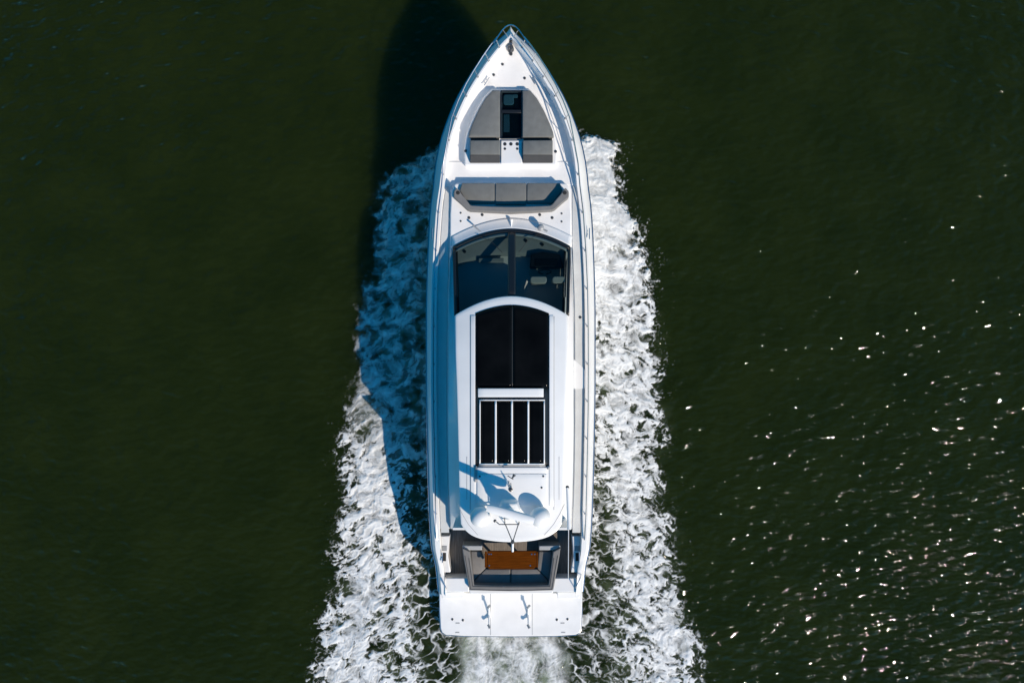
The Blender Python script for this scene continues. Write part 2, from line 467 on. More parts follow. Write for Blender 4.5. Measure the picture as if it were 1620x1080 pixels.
def grid_mesh(name, X, Y, Z, keep=None):
    R, C = X.shape
    co = np.stack([X, Y, Z], -1).reshape(-1, 3)
    ii, jj = np.meshgrid(np.arange(R - 1), np.arange(C - 1), indexing='ij')
    q = np.stack([ii * C + jj, ii * C + jj + 1, (ii + 1) * C + jj + 1, (ii + 1) * C + jj], -1)
    if keep is not None:
        q = q[keep]
    q = q.reshape(-1, 4)
    used = np.unique(q); remap = np.full(R * C, -1, np.int64); remap[used] = np.arange(len(used))
    q = remap[q]; co = co[used]
    me = bpy.data.meshes.new(name)
    me.vertices.add(len(co)); me.vertices.foreach_set("co", co.astype(np.float32).ravel())
    me.loops.add(q.size); me.loops.foreach_set("vertex_index", q.astype(np.int32).ravel())
    me.polygons.add(len(q)); me.polygons.foreach_set("loop_start", np.arange(0, q.size, 4, dtype=np.int32))
    me.polygons.foreach_set("use_smooth", np.ones(len(q), dtype=bool))
    me.update(calc_edges=True); me.validate()
    return me, used

def put_attr(me, name, vals):
    at = me.attributes.new(name, 'FLOAT', 'POINT'); at.data.foreach_set("value", vals.astype(np.float32))

xs = axis_coords(-20.5, 20.5, 0.085, 6000); ys = axis_coords(-17.0, 14.0, 0.085, 6000)
X, Y = np.meshgrid(xs, ys)
PX, PY = X / WS + 810, 540 - Y / WS
inwake = (PX > 440) & (PX < 1190) & (PY > 150) & (PY < 1320)
aer = np.zeros_like(X); wsh = np.zeros_like(X)
_c, _l, _a, _s, _w, _ = wake_fields(PX[inwake], PY[inwake])
aer[inwake] = _a; wsh[inwake] = _w
Zw = wave_h(X, Y)
me, used = grid_mesh("water", X, Y, Zw)
put_attr(me, "aeration", aer.ravel()[used]); put_attr(me, "wash", wsh.ravel()[used])

def water_material():
    m = bpy.data.materials.new("green_sea_water"); m.use_nodes = True
    nt = m.node_tree; N = nt.nodes; b = N["Principled BSDF"]; lk = nt.links.new
    tc = N.new("ShaderNodeTexCoord")
    big = N.new("ShaderNodeTexNoise"); big.inputs["Scale"].default_value = 0.35; big.inputs["Detail"].default_value = 7; big.inputs["Roughness"].default_value = 0.62
    lk(tc.outputs["Object"], big.inputs["Vector"])
    cr = N.new("ShaderNodeValToRGB")
    cr.color_ramp.elements[0].position = 0.36; cr.color_ramp.elements[0].color = (0.0092, 0.0156, 0.0022, 1)
    cr.color_ramp.elements[1].position = 0.68; cr.color_ramp.elements[1].color = (0.0136, 0.0210, 0.0034, 1)
    lk(big.outputs[0], cr.inputs[0])
    a1 = N.new("ShaderNodeAttribute"); a1.attribute_name = "aeration"
    a2 = N.new("ShaderNodeAttribute"); a2.attribute_name = "wash"
    fine = N.new("ShaderNodeTexNoise"); fine.inputs["Scale"].default_value = 1.6; fine.inputs["Detail"].default_value = 5
    lk(tc.outputs["Object"], fine.inputs["Vector"])
    fm = N.new("ShaderNodeMapRange"); fm.inputs[1].default_value = 0.36; fm.inputs[2].default_value = 0.68
    lk(fine.outputs[0], fm.inputs[0])
    mul = N.new("ShaderNodeMath"); mul.operation = 'MULTIPLY'; mul.use_clamp = True
    lk(a1.outputs["Fac"], mul.inputs[0]); lk(fm.outputs[0], mul.inputs[1])
    m1 = N.new("ShaderNodeMix"); m1.data_type = 'RGBA'; lk(mul.outputs[0], m1.inputs[0]); lk(cr.outputs[0], m1.inputs[6]); m1.inputs[7].default_value = (0.13, 0.16, 0.085, 1)
    m2 = N.new("ShaderNodeMix"); m2.data_type = 'RGBA'
    mw = N.new("ShaderNodeMath"); mw.operation = 'MULTIPLY'; lk(fm.outputs[0], mw.inputs[1]); lk(a2.outputs["Fac"], mw.inputs[0])
    lk(mw.outputs[0], m2.inputs[0]); lk(m1.outputs[2], m2.inputs[6]); m2.inputs[7].default_value = (0.34, 0.40, 0.27, 1)
    lk(m2.outputs[2], b.inputs["Base Color"])
    b.inputs["IOR"].default_value = 1.333
    b.inputs["Roughness"].default_value = 0.03
    b.inputs["Specular IOR Level"].default_value = 0.25
    b.subsurface_method = 'BURLEY'
    b.inputs["Subsurface Weight"].default_value = 1.0
    b.inputs["Subsurface Radius"].default_value = (1.0, 1.0, 0.8)
    b.inputs["Subsurface Scale"].default_value = 1.3
    # ripples finer than the mesh
    mp = N.new("ShaderNodeMapping"); mp.inputs["Rotation"].default_value = (0, 0, math.radians(-20)); mp.inputs["Scale"].default_value = (2.5, 4.1, 1)
    lk(tc.outputs["Object"], mp.inputs[0])
    n1 = N.new("ShaderNodeTexNoise"); n1.inputs["Scale"].default_value = 1.0; n1.inputs["Detail"].default_value = 1.0; n1.inputs["Roughness"].default_value = 0.4
    lk(mp.outputs[0], n1.inputs["Vector"])
    bp = N.new("ShaderNodeBump"); bp.inputs["Strength"].default_value = 1.0; bp.inputs["Distance"].default_value = 0.135
    lk(n1.outputs[0], bp.inputs["Height"]); lk(bp.outputs[0], b.inputs["Normal"])
    return m
M_WATER = water_material()
water = finish("water", me, M_WATER)
water["kind"] = "structure"; water["label"] = "dark green rippled sea water under the yacht"; water["category"] = "water"

# ------------------------------------------------------------------ wake foam
def foam_material():
    m = bpy.data.materials.new("broken_white_foam"); m.use_nodes = True
    nt = m.node_tree; N = nt.nodes; b = N["Principled BSDF"]; lk = nt.links.new
    out = N["Material Output"]
    tc = N.new("ShaderNodeTexCoord")
    at = N.new("ShaderNodeAttribute"); at.attribute_name = "foam"
    nz = N.new("ShaderNodeTexNoise"); nz.inputs["Scale"].default_value = 26; nz.inputs["Detail"].default_value = 3
    lk(tc.outputs["Object"], nz.inputs["Vector"])
    ad = N.new("ShaderNodeMath"); ad.operation = 'MULTIPLY_ADD'; ad.inputs[1].default_value = 0.12; lk(nz.outputs[0], ad.inputs[0])
    sb = N.new("ShaderNodeMath"); sb.operation = 'SUBTRACT'; lk(at.outputs["Fac"], sb.inputs[0]); sb.inputs[1].default_value = 0.06
    lk(sb.outputs[0], ad.inputs[2])
    mr = N.new("ShaderNodeMapRange"); mr.interpolation_type = 'LINEAR'
    mr.inputs[1].default_value = 0.02; mr.inputs[2].default_value = 0.98; mr.inputs[3].default_value = 0.0; mr.inputs[4].default_value = 0.97
    lk(ad.outputs[0], mr.inputs[0])
    b.inputs["Base Color"].default_value = (0.80, 0.81, 0.805, 1); b.inputs["Roughness"].default_value = 0.6
    b.inputs["Specular IOR Level"].default_value = 0.25
    tr = N.new("ShaderNodeBsdfTransparent")
    mx = N.new("ShaderNodeMixShader"); lk(mr.outputs[0], mx.inputs[0]); lk(tr.outputs[0], mx.inputs[1]); lk(b.outputs[0], mx.inputs[2])
    lk(mx.outputs[0], out.inputs["Surface"])
    return m
M_FOAM = foam_material()

FS = 0.024
fx = np.arange((452 - 810) * WS, (1172 - 810) * WS, FS); fy = np.arange((540 - 1310) * WS, (540 - 178) * WS, FS)
X, Y = np.meshgrid(fx, fy); PX, PY = X / WS + 810, 540 - Y / WS
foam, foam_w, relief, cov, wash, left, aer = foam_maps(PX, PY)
hump = 0.22 * sstep(0.3, 0.9, cov) * np.exp(-((PY - 300) / 160.0) ** 2)
Z = wave_h(X, Y) + 0.045 + np.maximum(relief, -0.02) + 0.02 * np.clip(foam, 0, 1) + hump
hullhw = ipol(PY, [47, 75, 100, 127, 155, 190, 227, 265, 330, 400, 500, 600, 700, 780, 866, 926, 1006], [0, 28, 50, 68, 84, 99, 111, 118, 126, 130, 132, 132, 131, 129, 124, 114, 110]) * 0.86
under = (np.abs(PX - 808) < hullhw - 14) & (PY < 1000)
def cell_any(a):
    return np.maximum(np.maximum(a[:-1, :-1], a[1:, :-1]), np.maximum(a[:-1, 1:], a[1:, 1:]))
own_wash = wash > 0.3
fa = np.where(under, 0, foam); fb = np.where(under, 0, foam_w)
mid_w = (PX > 700) & (PX < 925) & (PY > 985)
cell_wash = (own_wash & mid_w)[:-1, :-1]
kept = cell_any(np.maximum(fa, fb)) > 0.03
def foam_object(name, keep, label):
    me, used = grid_mesh(name, X, Y, Z, keep)
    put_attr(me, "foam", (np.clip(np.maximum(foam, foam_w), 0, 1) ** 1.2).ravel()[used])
    o = finish(name, me, M_FOAM)
    o["kind"] = "stuff"; o["label"] = label; o["category"] = "foam"
    return o
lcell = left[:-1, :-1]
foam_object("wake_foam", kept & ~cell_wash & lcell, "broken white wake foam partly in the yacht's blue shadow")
foam_object("wake_foam", kept & ~cell_wash & ~lcell, "bright sunlit wake foam spreading from the yacht's starboard side")
foam_object("propeller_wash", kept & cell_wash, "pale churned propeller wash behind the swim platform")

# ================================================================== the yacht
yacht = bpy.data.objects.new("motor_yacht", None)
COL.objects.link(yacht)
yacht["label"] = "long white motor yacht with black roof glass and grey cushions under way"
yacht["category"] = "yacht"
CX = 808.0
Yst = [50, 52, 56, 62, 75, 100, 127, 155, 190, 227, 265, 300, 330, 400, 500, 600, 700, 780, 830, 866, 892, 926, 937]
Hst = [0.5, 4.5, 9, 16, 30, 50.5, 68, 84, 99, 111, 118.5, 122, 126, 130, 132.5, 132.5, 131, 129, 127, 124, 118, 114.5, 113.5]
def hw(y): return float(ipol(y, Yst, Hst))
def sd(y): return float(ipol(y, [47, 140, 265, 300, 340, 400, 550, 830, 940], [2.72, 2.54, 2.37, 2.40, 2.44, 2.40, 2.20, 1.96, 1.80]))   # side deck height
def zb0(y): return sd(y) + float(ipol(y, [47, 150, 240, 285, 322, 800, 860, 905, 940], [0.38, 0.40, 0.36, 0.20, 0.05, 0.05, 0.05, -0.02, -0.12]))  # bulwark top
def zr(y): return zb0(y) - float(ipol(y, [47, 200, 330, 940], [0.44, 0.46, 0.44, 0.36]))      # rubbing strake
def zb(y): return zb0(y)
def inset(y): return float(ipol(y, [47, 100, 180, 300, 500, 800, 940], [0.38, 0.36, 0.30, 0.23, 0.18, 0.16, 0.12]))
def zk(y): return float(ipol(y, [47, 60, 90, 130, 200, 937], [2.2, 1.5, 0.55, -0.1, -0.55, -0.6]))
def wlr(y): return float(ipol(y, [47, 130, 220, 330, 500, 937], [0.12, 0.30, 0.58, 0.78, 0.88, 0.92]))
stations = [50, 50.6, 51.5, 53, 55, 57.5, 60.5, 64, 68, 73, 79, 86, 94, 103, 113, 124, 136, 150, 165, 181, 198, 216, 235, 255, 276, 298] + list(range(322, 572, 24)) + [575, 581.5, 583, 598, 614, 615.5, 622] + list(range(640, 860, 24)) + [866, 880, 892, 904, 915, 926, 935]
def half(y):
    """world half-breadth of the hull and world y at the rubbing strake"""
    p = P(CX + hw(y), y, zr(y)); q = P(CX, y, zr(y))
    return p.x - q.x, p.y
CXW = P(CX, 0, 2.0).x
def section(y):
    Xh, yw = half(y); i = inset(y); zi = zk(y)
    x3 = max(Xh - i, 0.0); x4 = max(x3 - float(ipol(y, [47, 200, 330, 840, 900], [0.065, 0.07, 0.16, 0.16, 0.10])), 0.0); x5 = max(x4 - 0.03, 0.0)
    z1 = max(0.02, zi + 0.12 * (zr(y) - zi))
    return yw, [(0, zi), (Xh * wlr(y), z1), (Xh * (0.35 + 0.65 * wlr(y)) if wlr(y) < .5 else Xh * 0.97, zr(y) - 0.55 * min(1, (zr(y) - zi))), (Xh, zr(y)), (x3 + (Xh - x3) * 0.55, zr(y) + (zb(y) - zr(y)) * 0.62), (x3, zb(y)), (x4, zb(y) + 0.004), (x5, sd(y) - 0.02)]
secs = [section(y) for y in stations]
def strip(name, i0, i1, mat, parent, smooth=True):
    V, F = [], []
    n = i1 - i0 + 1
    for sgn in (-1, 1):
        base = len(V)
        for yw, s in secs:
            for k in range(i0, i1 + 1):
                V.append(Vector((CXW + sgn * s[k][0], yw, s[k][1])))
        for a in range(len(secs) - 1):
            for k in range(n - 1):
                F.append((base + a * n + k, base + a * n + k + 1, base + (a + 1) * n + k + 1, base + (a + 1) * n + k))
    return obj(name, V, F, mat, parent, smooth=smooth)
hull = strip("hull", 0, 3, M_GEL, yacht)
bulwark = strip("bulwark", 3, 7, M_GEL, yacht)
# transom closing the hull
yw, s = secs[-1]
tv = [Vector((CXW + sg * a, yw, b)) for sg in (1,) for a, b in s[:4]] + [Vector((CXW - a, yw, b)) for a, b in s[3:0:-1]]
obj("transom", tv, [tuple(range(len(tv)))], M_GEL, hull)
for sgn in (-1, 1):
    pts = [Vector((CXW + sgn * (s[3][0] + 0.012), yw + (0.01 if i == 0 else 0), s[3][1])) for i, (yw, s) in enumerate(secs)]
    tube("rub_rail", pts, 0.028, M_STEEL if sgn < 0 else M_STEEL, hull, seg=6)
# main deck
V, F = [], []
dst = [(yw, s, y) for (yw, s), y in zip(secs, stations) if y <= 846]
for yw, s, y in dst:
    for u in (-1, -0.5, 0, 0.5, 1):
        V.append(Vector((CXW + u * s[7][0], yw, sd(y) - 0.012 + 0.02 * (1 - u * u))))
for a in range(len(dst) - 1):
    for k in range(4):
        F.append((a * 5 + k, a * 5 + k + 1, (a + 1) * 5 + k + 1, (a + 1) * 5 + k))
deck = obj("deck", V, F, M_DECK, yacht, smooth=True)

# grey non-slip panels along the side decks
for sgn in (-1, 1):
    g = []
    for y in [298, 305, 316, 330, 350, 370, 391] + list(range(400, 838, 24)) + [838]:
        yw, s = section(y)
        inn = abs(P(CX + (97.8 if y < 392 else float(ipol(y, [392, 500, 620, 760, 838], [98, 101.6, 102, 100.5, 97.5]))), y, sd(y)).x - CXW)
        o_ = s[7][0] - 0.02
        g.append([Vector((CXW + sgn * (inn + (o_ - inn) * k / 3), yw, sd(y) + 0.016)) for k in range(4)])
    sheet("nonslip_panel", g, M_NONSLIP, deck)

# ---- bow fittings
wp = P(808, 79, sd(79) + 0.01)
wind = lathe("windlass", wp, [(0.10, 0), (0.10, 0.05), (0.055, 0.07), (0.05, 0.15), (0.085, 0.17), (0.085, 0.21), (0.03, 0.23)], M_DSTEEL, yacht, 20)
box("chain_plate", 805.5, 64, 810.5, 77, sd(70) + 0.035, sd(70) - 0.03, M_STEEL, wind, 0.006)
lathe("foot_switch", P(808.4, 86, sd(86) + 0.008), [(0.05, 0), (0.05, 0.03), (0.02, 0.035)], M_DSTEEL, wind, 14)
ar = box("bow_roller", 805, 52, 811, 63, sd(56) + 0.33, sd(56), M_STEEL, yacht, 0.012)
def dome_dot(name, px, py, z, r=0.042, mat=M_DSTEEL, parent=yacht, h=0.02):
    return lathe(name, P(px, py, z), [(r, -0.01), (r, h * 0.6), (r * 0.6, h), (r * 0.2, h)], mat, parent, 12)
for px, py in ((795, 102), (781, 118.6), (830, 124)):
    dome_dot("deck_filler", px, py, sd(py) + 0.005)
def cleat(px, py, z, ang, parent=yacht, L=0.15):
    p = P(px, py, z); d = Vector((math.cos(ang), math.sin(ang), 0))
    a = [p - d * L + Vector((0, 0, .07)), p - d * L * .4 + Vector((0, 0, .06)), p + d * L * .4 + Vector((0, 0, .06)), p + d * L + Vector((0, 0, .07))]
    return tubes("cleat", [a, [p - d * .05, p - d * .05 + Vector((0, 0, .06))], [p + d * .05, p + d * .05 + Vector((0, 0, .06))]], 0.016, M_STEEL, parent, 8)
for px, py, a in ((770, 130, 1.0), (845.5, 130, -1.0), (866, 146, -1.0)):
    cleat(px, py, sd(py) + 0.01, a)
for sgn in (-1, 1):
    cleat(808 + sgn * 124, 370, zb(370), math.pi / 2, L=0.17)
    cleat(808 + sgn * 108, 880, zb(880), math.pi / 2, L=0.17)

# ---- rails and stanchions
def rail_pts(sgn, ys_, up):
    out = []
    for y in ys_:
        yw, s = section(y)
        h = up(y) + (zb0(y) - zb(y) if up(y) > 0 else 0)
        out.append(Vector((CXW + sgn * max((s[5][0] + s[6][0]) / 2 + 0.10 * h / 0.7 * (h > 0.4), 0.0), yw, s[5][1] + h)))
    return out
upf = lambda y: float(ipol(y, [47, 90, 200, 330, 820, 850], [0.70, 0.66, 0.46, 0.13, 0.12, 0.04]))
rys = [82, 95, 110, 130, 150, 175, 200, 230, 265, 300, 340, 400, 460, 520, 580, 640, 700, 760, 810, 838, 848]
lp, rp = rail_pts(-1, rys, upf), rail_pts(1, rys, upf)
nose = [P(x, y, 3.74) for x, y in ((781, 69), (789, 56.5), (795.5, 47.5), (800, 43), (804, 40.6), (808, 40), (812, 40.6), (816, 43), (820.5, 47.5), (827, 56.5), (835, 69))]
rail = tube("guard_rail", lp[::-1] + nose + rp, 0.02, M_STEEL, yacht, seg=8)
for x0, y0, x1, y1 in ((795.5, 47.5, 803, 58), (820.5, 47.5, 813, 58)):
    tube("stanchion", [P(x1, y1, 3.08), P(x0, y0, 3.74)], 0.014, M_STEEL, rail, seg=6)
mid = lambda y: upf(y) * 0.5
mys = [y for y in rys if 60 <= y <= 265]
for sgn in (-1, 1):
    tube("mid_rail", rail_pts(sgn, mys, mid), 0.009, M_STEEL, rail, seg=6)
    for y in (84, 105, 130, 160, 195, 228, 281, 340, 399, 458, 516.5, 575, 633, 691, 750, 808):
        top = rail_pts(sgn, [y], upf)[0]; bot = rail_pts(sgn, [y], lambda q: -0.01)[0]
        tube("stanchion", [bot, top], 0.013, M_STEEL, rail, seg=6)
        lathe("stanchion_base", bot, [(0.034, 0.01), (0.034, 0.024), (0.016, 0.034)], M_GREYP, rail, 10)

# ---- forward sunbathing island
ZI = 2.60
isl_l = [(778, 140.5), (766.5, 152), (756, 169), (747, 188), (740, 205), (736.5, 218), (734, 240), (735, 262)]
isl = isl_l + [(1616 - x, y) for x, y in reversed(isl_l)]
island = prism("sunpad_island", isl, ZI, 2.1, M_GEL, yacht, bevel=0.05, seg=3)
def cushion(name, outline, zt, z0, mat, parent, bev=0.045, puff=0.02):
    """upholstered pad with rolled edges and a slightly crowned, uneven top"""
    pts = [P(x, y, zt) for x, y in outline]
    bm = bmesh.new()
    vs_ = [bm.verts.new((p.x, p.y, z0)) for p in pts]
    f = bm.faces.new(vs_)
    ext = bmesh.ops.extrude_face_region(bm, geom=[f])
    for v in [g for g in ext["geom"] if isinstance(g, bmesh.types.BMVert)]:
        v.co.z = zt - puff
    bm.normal_update(); bmesh.ops.recalc_face_normals(bm, faces=bm.faces)
    top = max(bm.faces, key=lambda q: q.calc_center_median().z)
    mn = min((Vector(a.co) - Vector(b.co)).length for a in top.verts for b in top.verts if a != b)
    bmesh.ops.inset_region(bm, faces=[top], thickness=min(bev * 1.6, mn * 0.4), depth=puff)
    me = bpy.data.meshes.new(name); bm.to_mesh(me); bm.free()
    return finish(name, me, mat, parent, smooth=True, bevel=bev * 0.55, seg=3)
padl = [(779, 142.5), (791, 142.5), (791, 216.5), (741, 216.5), (742.5, 208), (748, 194), (757, 174), (768, 155)]
pads = []
for k, pl in enumerate((padl, [(1617.5 - x, y) for x, y in reversed(padl)])):
    c = cushion("sun_pad", pl, ZI + 0.17, ZI - 0.01, M_FAB, yacht)
    # raised headrest behind each pad
    x0, x1 = (743.5, 791) if k == 0 else (827, 874.5)
    cushion("headrest_cushion", [(x0, 221.5), (x1, 221.5), (x1, 245), (x0, 245)], ZI + 0.21, ZI - 0.01, M_FAB, yacht)
    hb = [P(x0, 245.2, ZI + 0.205), P(x1, 245.2, ZI + 0.205), P(x1, 258, ZI + 0.03), P(x0, 258, ZI + 0.03), P(x1, 258, ZI - 0.02), P(x0, 258, ZI - 0.02), P(x0, 245.2, ZI - .02), P(x1, 245.2, ZI - .02)]
    obj("headrest_back", hb, [(0, 1, 2, 3), (3, 2, 4, 5), (0, 3, 5, 6), (1, 7, 4, 2), (6, 5, 4, 7), (0, 6, 7, 1)], M_FABD, yacht, bevel=0.02)
    box("headrest_gap_shade", x0 + 1, 216.2, x1 - 1, 222, ZI + 0.02, ZI - 0.02, M_RUB, yacht, 0.004)  # dark strip laid in as the shade between pad and headrest
# companion hatch between the pads
hz = ZI + 0.10
hatch = obj("deck_hatch", *(lambda o, i: ([P(x, y, hz) for x, y in o] + [P(x, y, hz) for x, y in i] + [P(x, y, ZI - .01) for x, y in o] + [P(x, y, ZI - .30) for x, y in i],
    [(0, 1, 5, 4), (1, 2, 6, 5), (2, 3, 7, 6), (3, 0, 4, 7)] + [(k, (k + 1) % 4, 8 + (k + 1) % 4, 8 + k) for k in range(4)] + [(4 + k, 4 + (k + 1) % 4, 12 + (k + 1) % 4, 12 + k) for k in range(4)] + [(12, 13, 14, 15)]))(
    [(792, 143), (827, 143), (827, 220), (792, 220)], [(794, 146), (825, 146), (825, 218.5), (794, 218.5)]), M_TRIM, yacht, bevel=0.008)
for y0, y1 in ((146.3, 174.5), (178.5, 218.2)):
    box("hatch_pane", 794.3, y0, 824.7, y1, hz - 0.012, hz - 0.024, M_HGLASS, hatch, 0.002)
box("hatch_crossbar", 793.5, 174, 825.5, 179, hz + 0.003, hz - 0.04, M_TRIM, hatch, 0.008)
box("berth_floor", 794.5, 146.5, 824.5, 218, ZI + 0.006, ZI - 0.004, M_INT, hatch, 0.0)
cushion("berth_pillow", rrect(796, 149, 813, 166, 4), ZI + 0.06, ZI + 0.004, M_CREAM, hatch, bev=0.05)
box("berth_blanket", 811, 149, 819, 155, ZI + 0.04, ZI + 0.004, M_CREAM, hatch, 0.02)
box("folded_blind", 796.5, 181, 806, 209, ZI + 0.03, ZI + 0.004, M_DASH, hatch, 0.01)
# drinks console between the headrests
cons = box("drinks_console", 792.5, 222, 826, 259, ZI + 0.05, ZI - 0.02, M_GEL, yacht, 0.02)
for px, py, r in ((798.8, 228, .046), (808.3, 228, .046), (818.3, 228, .046), (798.8, 235.5, .034), (818.3, 235.5, .034)):
    lathe("cup_holder", P(px, py, ZI + 0.052), [(r * 1.18, -0.004), (r * 1.18, 0.003), (r, 0.005)], M_STEEL, cons, 16)
    lathe("cup_well", P(px, py, ZI + 0.0585), [(r, -0.002), (r, 0.0015)], M_RUB, cons, 16)
for px, py in ((736.5, 239), (879, 240)):
    dome_dot("courtesy_light", px, py, ZI, 0.045, M_DSTEEL, island)
dome_dot("deck_drain", 780, 261, 2.44, 0.05, M_GREYP, yacht)

# ---- step between the sunbathing island and the sofa
step = prism("cross_step", [(706, 255), (910, 255), (913, 294), (703, 294)], 2.39, 2.0, M_DECK, yacht, bevel=0.03)
# ---- sofa island in front of the windshield
ZS = 2.54
si = [(720, 290), (896, 290), (902, 302), (904, 340), (904, 400), (712, 400), (712, 340), (714, 302)]
sofa_i = prism("sofa_island", si, ZS, 1.95, M_DECK, yacht, bevel=0.04, seg=3)
seat_z = ZS + 0.10
for xs_ in ([(731, 289.5), (782.5, 289.5), (782.5, 322), (742, 322), (735, 314), (727, 301)],
            [(783.6, 289.5), (832.6, 289.5), (832.6, 324), (783.6, 324)],
            [(833.7, 289.5), (886, 289.5), (890, 301), (881, 314), (874, 322), (833.7, 322)]):
    cushion("sofa_seat", xs_, seat_z, ZS - 0.01, M_FAB, yacht, bev=0.035, puff=0.015)
bo = [(722, 297), (717.5, 303), (717.5, 312), (728, 321), (738.5, 331), (743, 333), (775, 335), (808, 336.5), (841, 335), (873, 333), (878, 331), (889, 321), (900, 312), (900, 303), (895, 297)]
bi = [(727, 301), (728, 304), (731, 308), (737, 315), (743, 323), (746, 325), (776, 326.3), (808, 327), (840, 326.3), (870, 325), (873.5, 323), (880, 315), (886, 308), (889, 304), (890, 301)]
def ring(name, outer, inner, zt, z0, mat, parent, bev=0.04, lean=0.0):
    n = len(outer)
    V = [P(x, y, zt) for x, y in outer] + [P(x, y, zt) for x, y in inner]
    V += [Vector((v.x, v.y, z0)) for v in V[:n]] + [Vector((v.x, v.y, z0)) for v in V[n:2 * n]]
    F = []
    for i in range(n - 1):
        F += [(i, i + 1, n + i + 1, n + i), (i, i + 1, 2 * n + i + 1, 2 * n + i), (n + i, n + i + 1, 3 * n + i + 1, 3 * n + i), (2 * n + i, 2 * n + i + 1, 3 * n + i + 1, 3 * n + i)]
    F += [(0, n, 3 * n, 2 * n), (n - 1, 2 * n - 1, 4 * n - 1, 3 * n - 1)]
    return obj(name, V, F, mat, parent, bevel=bev, seg=3)
ring("sofa_backrest", bo, bi, ZS + 0.32, ZS - 0.01, M_FABL, yacht, bev=0.03)
for px in (724.5, 893.5):
    lathe("cup_holder", P(px, 305, ZS + 0.321), [(0.06, -0.004), (0.06, 0.004), (0.05, 0.006)], M_RUB, sofa_i, 16)
for px, py, r in ((729, 337, .03), (729, 350, .03), (742, 344.7, .045), (763, 340, .045), (854, 340, .045), (873.6, 344.7, .045), (888.6, 338, .03), (888.6, 350.7, .03)):
    dome_dot("deck_light", px, py, ZS, r, M_DSTEEL, sofa_i)

# ---- cabin: coaming, windshield, side glass
def arc_front(u):  return 363 + 27.5 * abs(u) ** 1.9          # lower windshield edge, u = -1..1
def arc_roof(u):   return 468.4 + 30 * abs(u) ** 1.9          # roof front edge
ZW0, ZW1 = 2.66, 3.62
U = [(-1 + 2 * k / 32) for k in range(33)]
def ws_pt(u, t, dz=0.0):
    """point on the windshield, t=0 foot, t=1 roof"""
    xw = 92.5 + (90.2 - 92.5) * t
    z = ZW0 + (ZW1 - ZW0) * (max(t, 0.0) ** 0.85) - 0.16 * abs(u) ** 2 * t + dz
    y = arc_front(u) + (arc_roof(u) - arc_front(u)) * t
    return P(809.5 + u * xw, y, z)
wsf = bpy.data.objects.new("windshield", None); COL.objects.link(wsf); wsf.parent = yacht
for a, b in ((-0.985, -0.058), (0.058, 0.985)):
    uu = [a + (b - a) * k / 16 for k in range(17)]
    sheet("windshield_pane", [[ws_pt(u, 0.01 + 0.985 * t / 12) for u in uu] for t in range(13)], M_GLASS, wsf, smooth=True)
sheet("windshield_mullion", [[ws_pt(u, t / 10, 0.012) for u in (-0.066, -0.03, 0.0, 0.03, 0.066)] for t in range(11)], M_TRIM, wsf, solid=0.05)
sheet("windshield_frame", [[ws_pt(u, -0.012 + 0.045 * t / 3, 0.01) for u in U] for t in range(4)], M_TRIM, wsf, solid=0.05)
for sg in (-1, 1):
    sheet("windshield_post", [[ws_pt(sg * (0.965 + 0.045 * k / 2), t / 12, 0.008) for k in range(3)] for t in range(13)], M_TRIM, wsf, solid=0.05)
# pale ledge just inside the glass
sheet("windshield_ledge", [[ws_pt(u * 0.96, 0.04 + 0.05 * t / 2, -0.03) for u in U] for t in range(3)], M_GEL, wsf, solid=0.02)
# fairing ahead of the glass
def fair(u, t):
    y = arc_front(u) - 1.0 - (1 - t) * (17.5 - 2 * abs(u))
    return P(809.5 + u * (93.2 + 3.2 * (1 - t)), y, ZS + 0.004 + (ZW0 - ZS) * t ** 1.5)
sheet("windshield_fairing", [[fair(u, t / 6) for u in U] for t in range(7)], M_GEL, wsf, solid=0.05)
# wipers
for pts in ([(748, 356), (755, 362), (760, 366)], [(866, 366), (858, 362), (853, 359)]):
    tube("wiper_arm", [P(x, y, ZW0 + 0.06) for x, y in pts], 0.03, M_GREYP, wsf, seg=8, r1=0.018)
for u0, u1 in ((-0.56, -0.16), (0.45, 0.12)):
    tube("wiper_blade", [ws_pt(u0, 0.02, 0.05), ws_pt((u0 + u1) / 2, 0.13, 0.04), ws_pt(u1, 0.34, 0.03)], 0.007, M_RUB, wsf, seg=6)
sl = lathe("search_light", P(855, 361, ZW0 - 0.02), [(0.07, 0), (0.07, 0.05), (0.10, 0.07), (0.105, 0.17), (0.07, 0.21), (0.02, 0.22)], M_GREYP, yacht, 18)
lathe("horn", P(809, 358, ZW0 - 0.03), [(0.018, 0), (0.03, 0.12), (0.05, 0.2)], M_PLAST, yacht, 14, axis=(0, 1, 0.15))

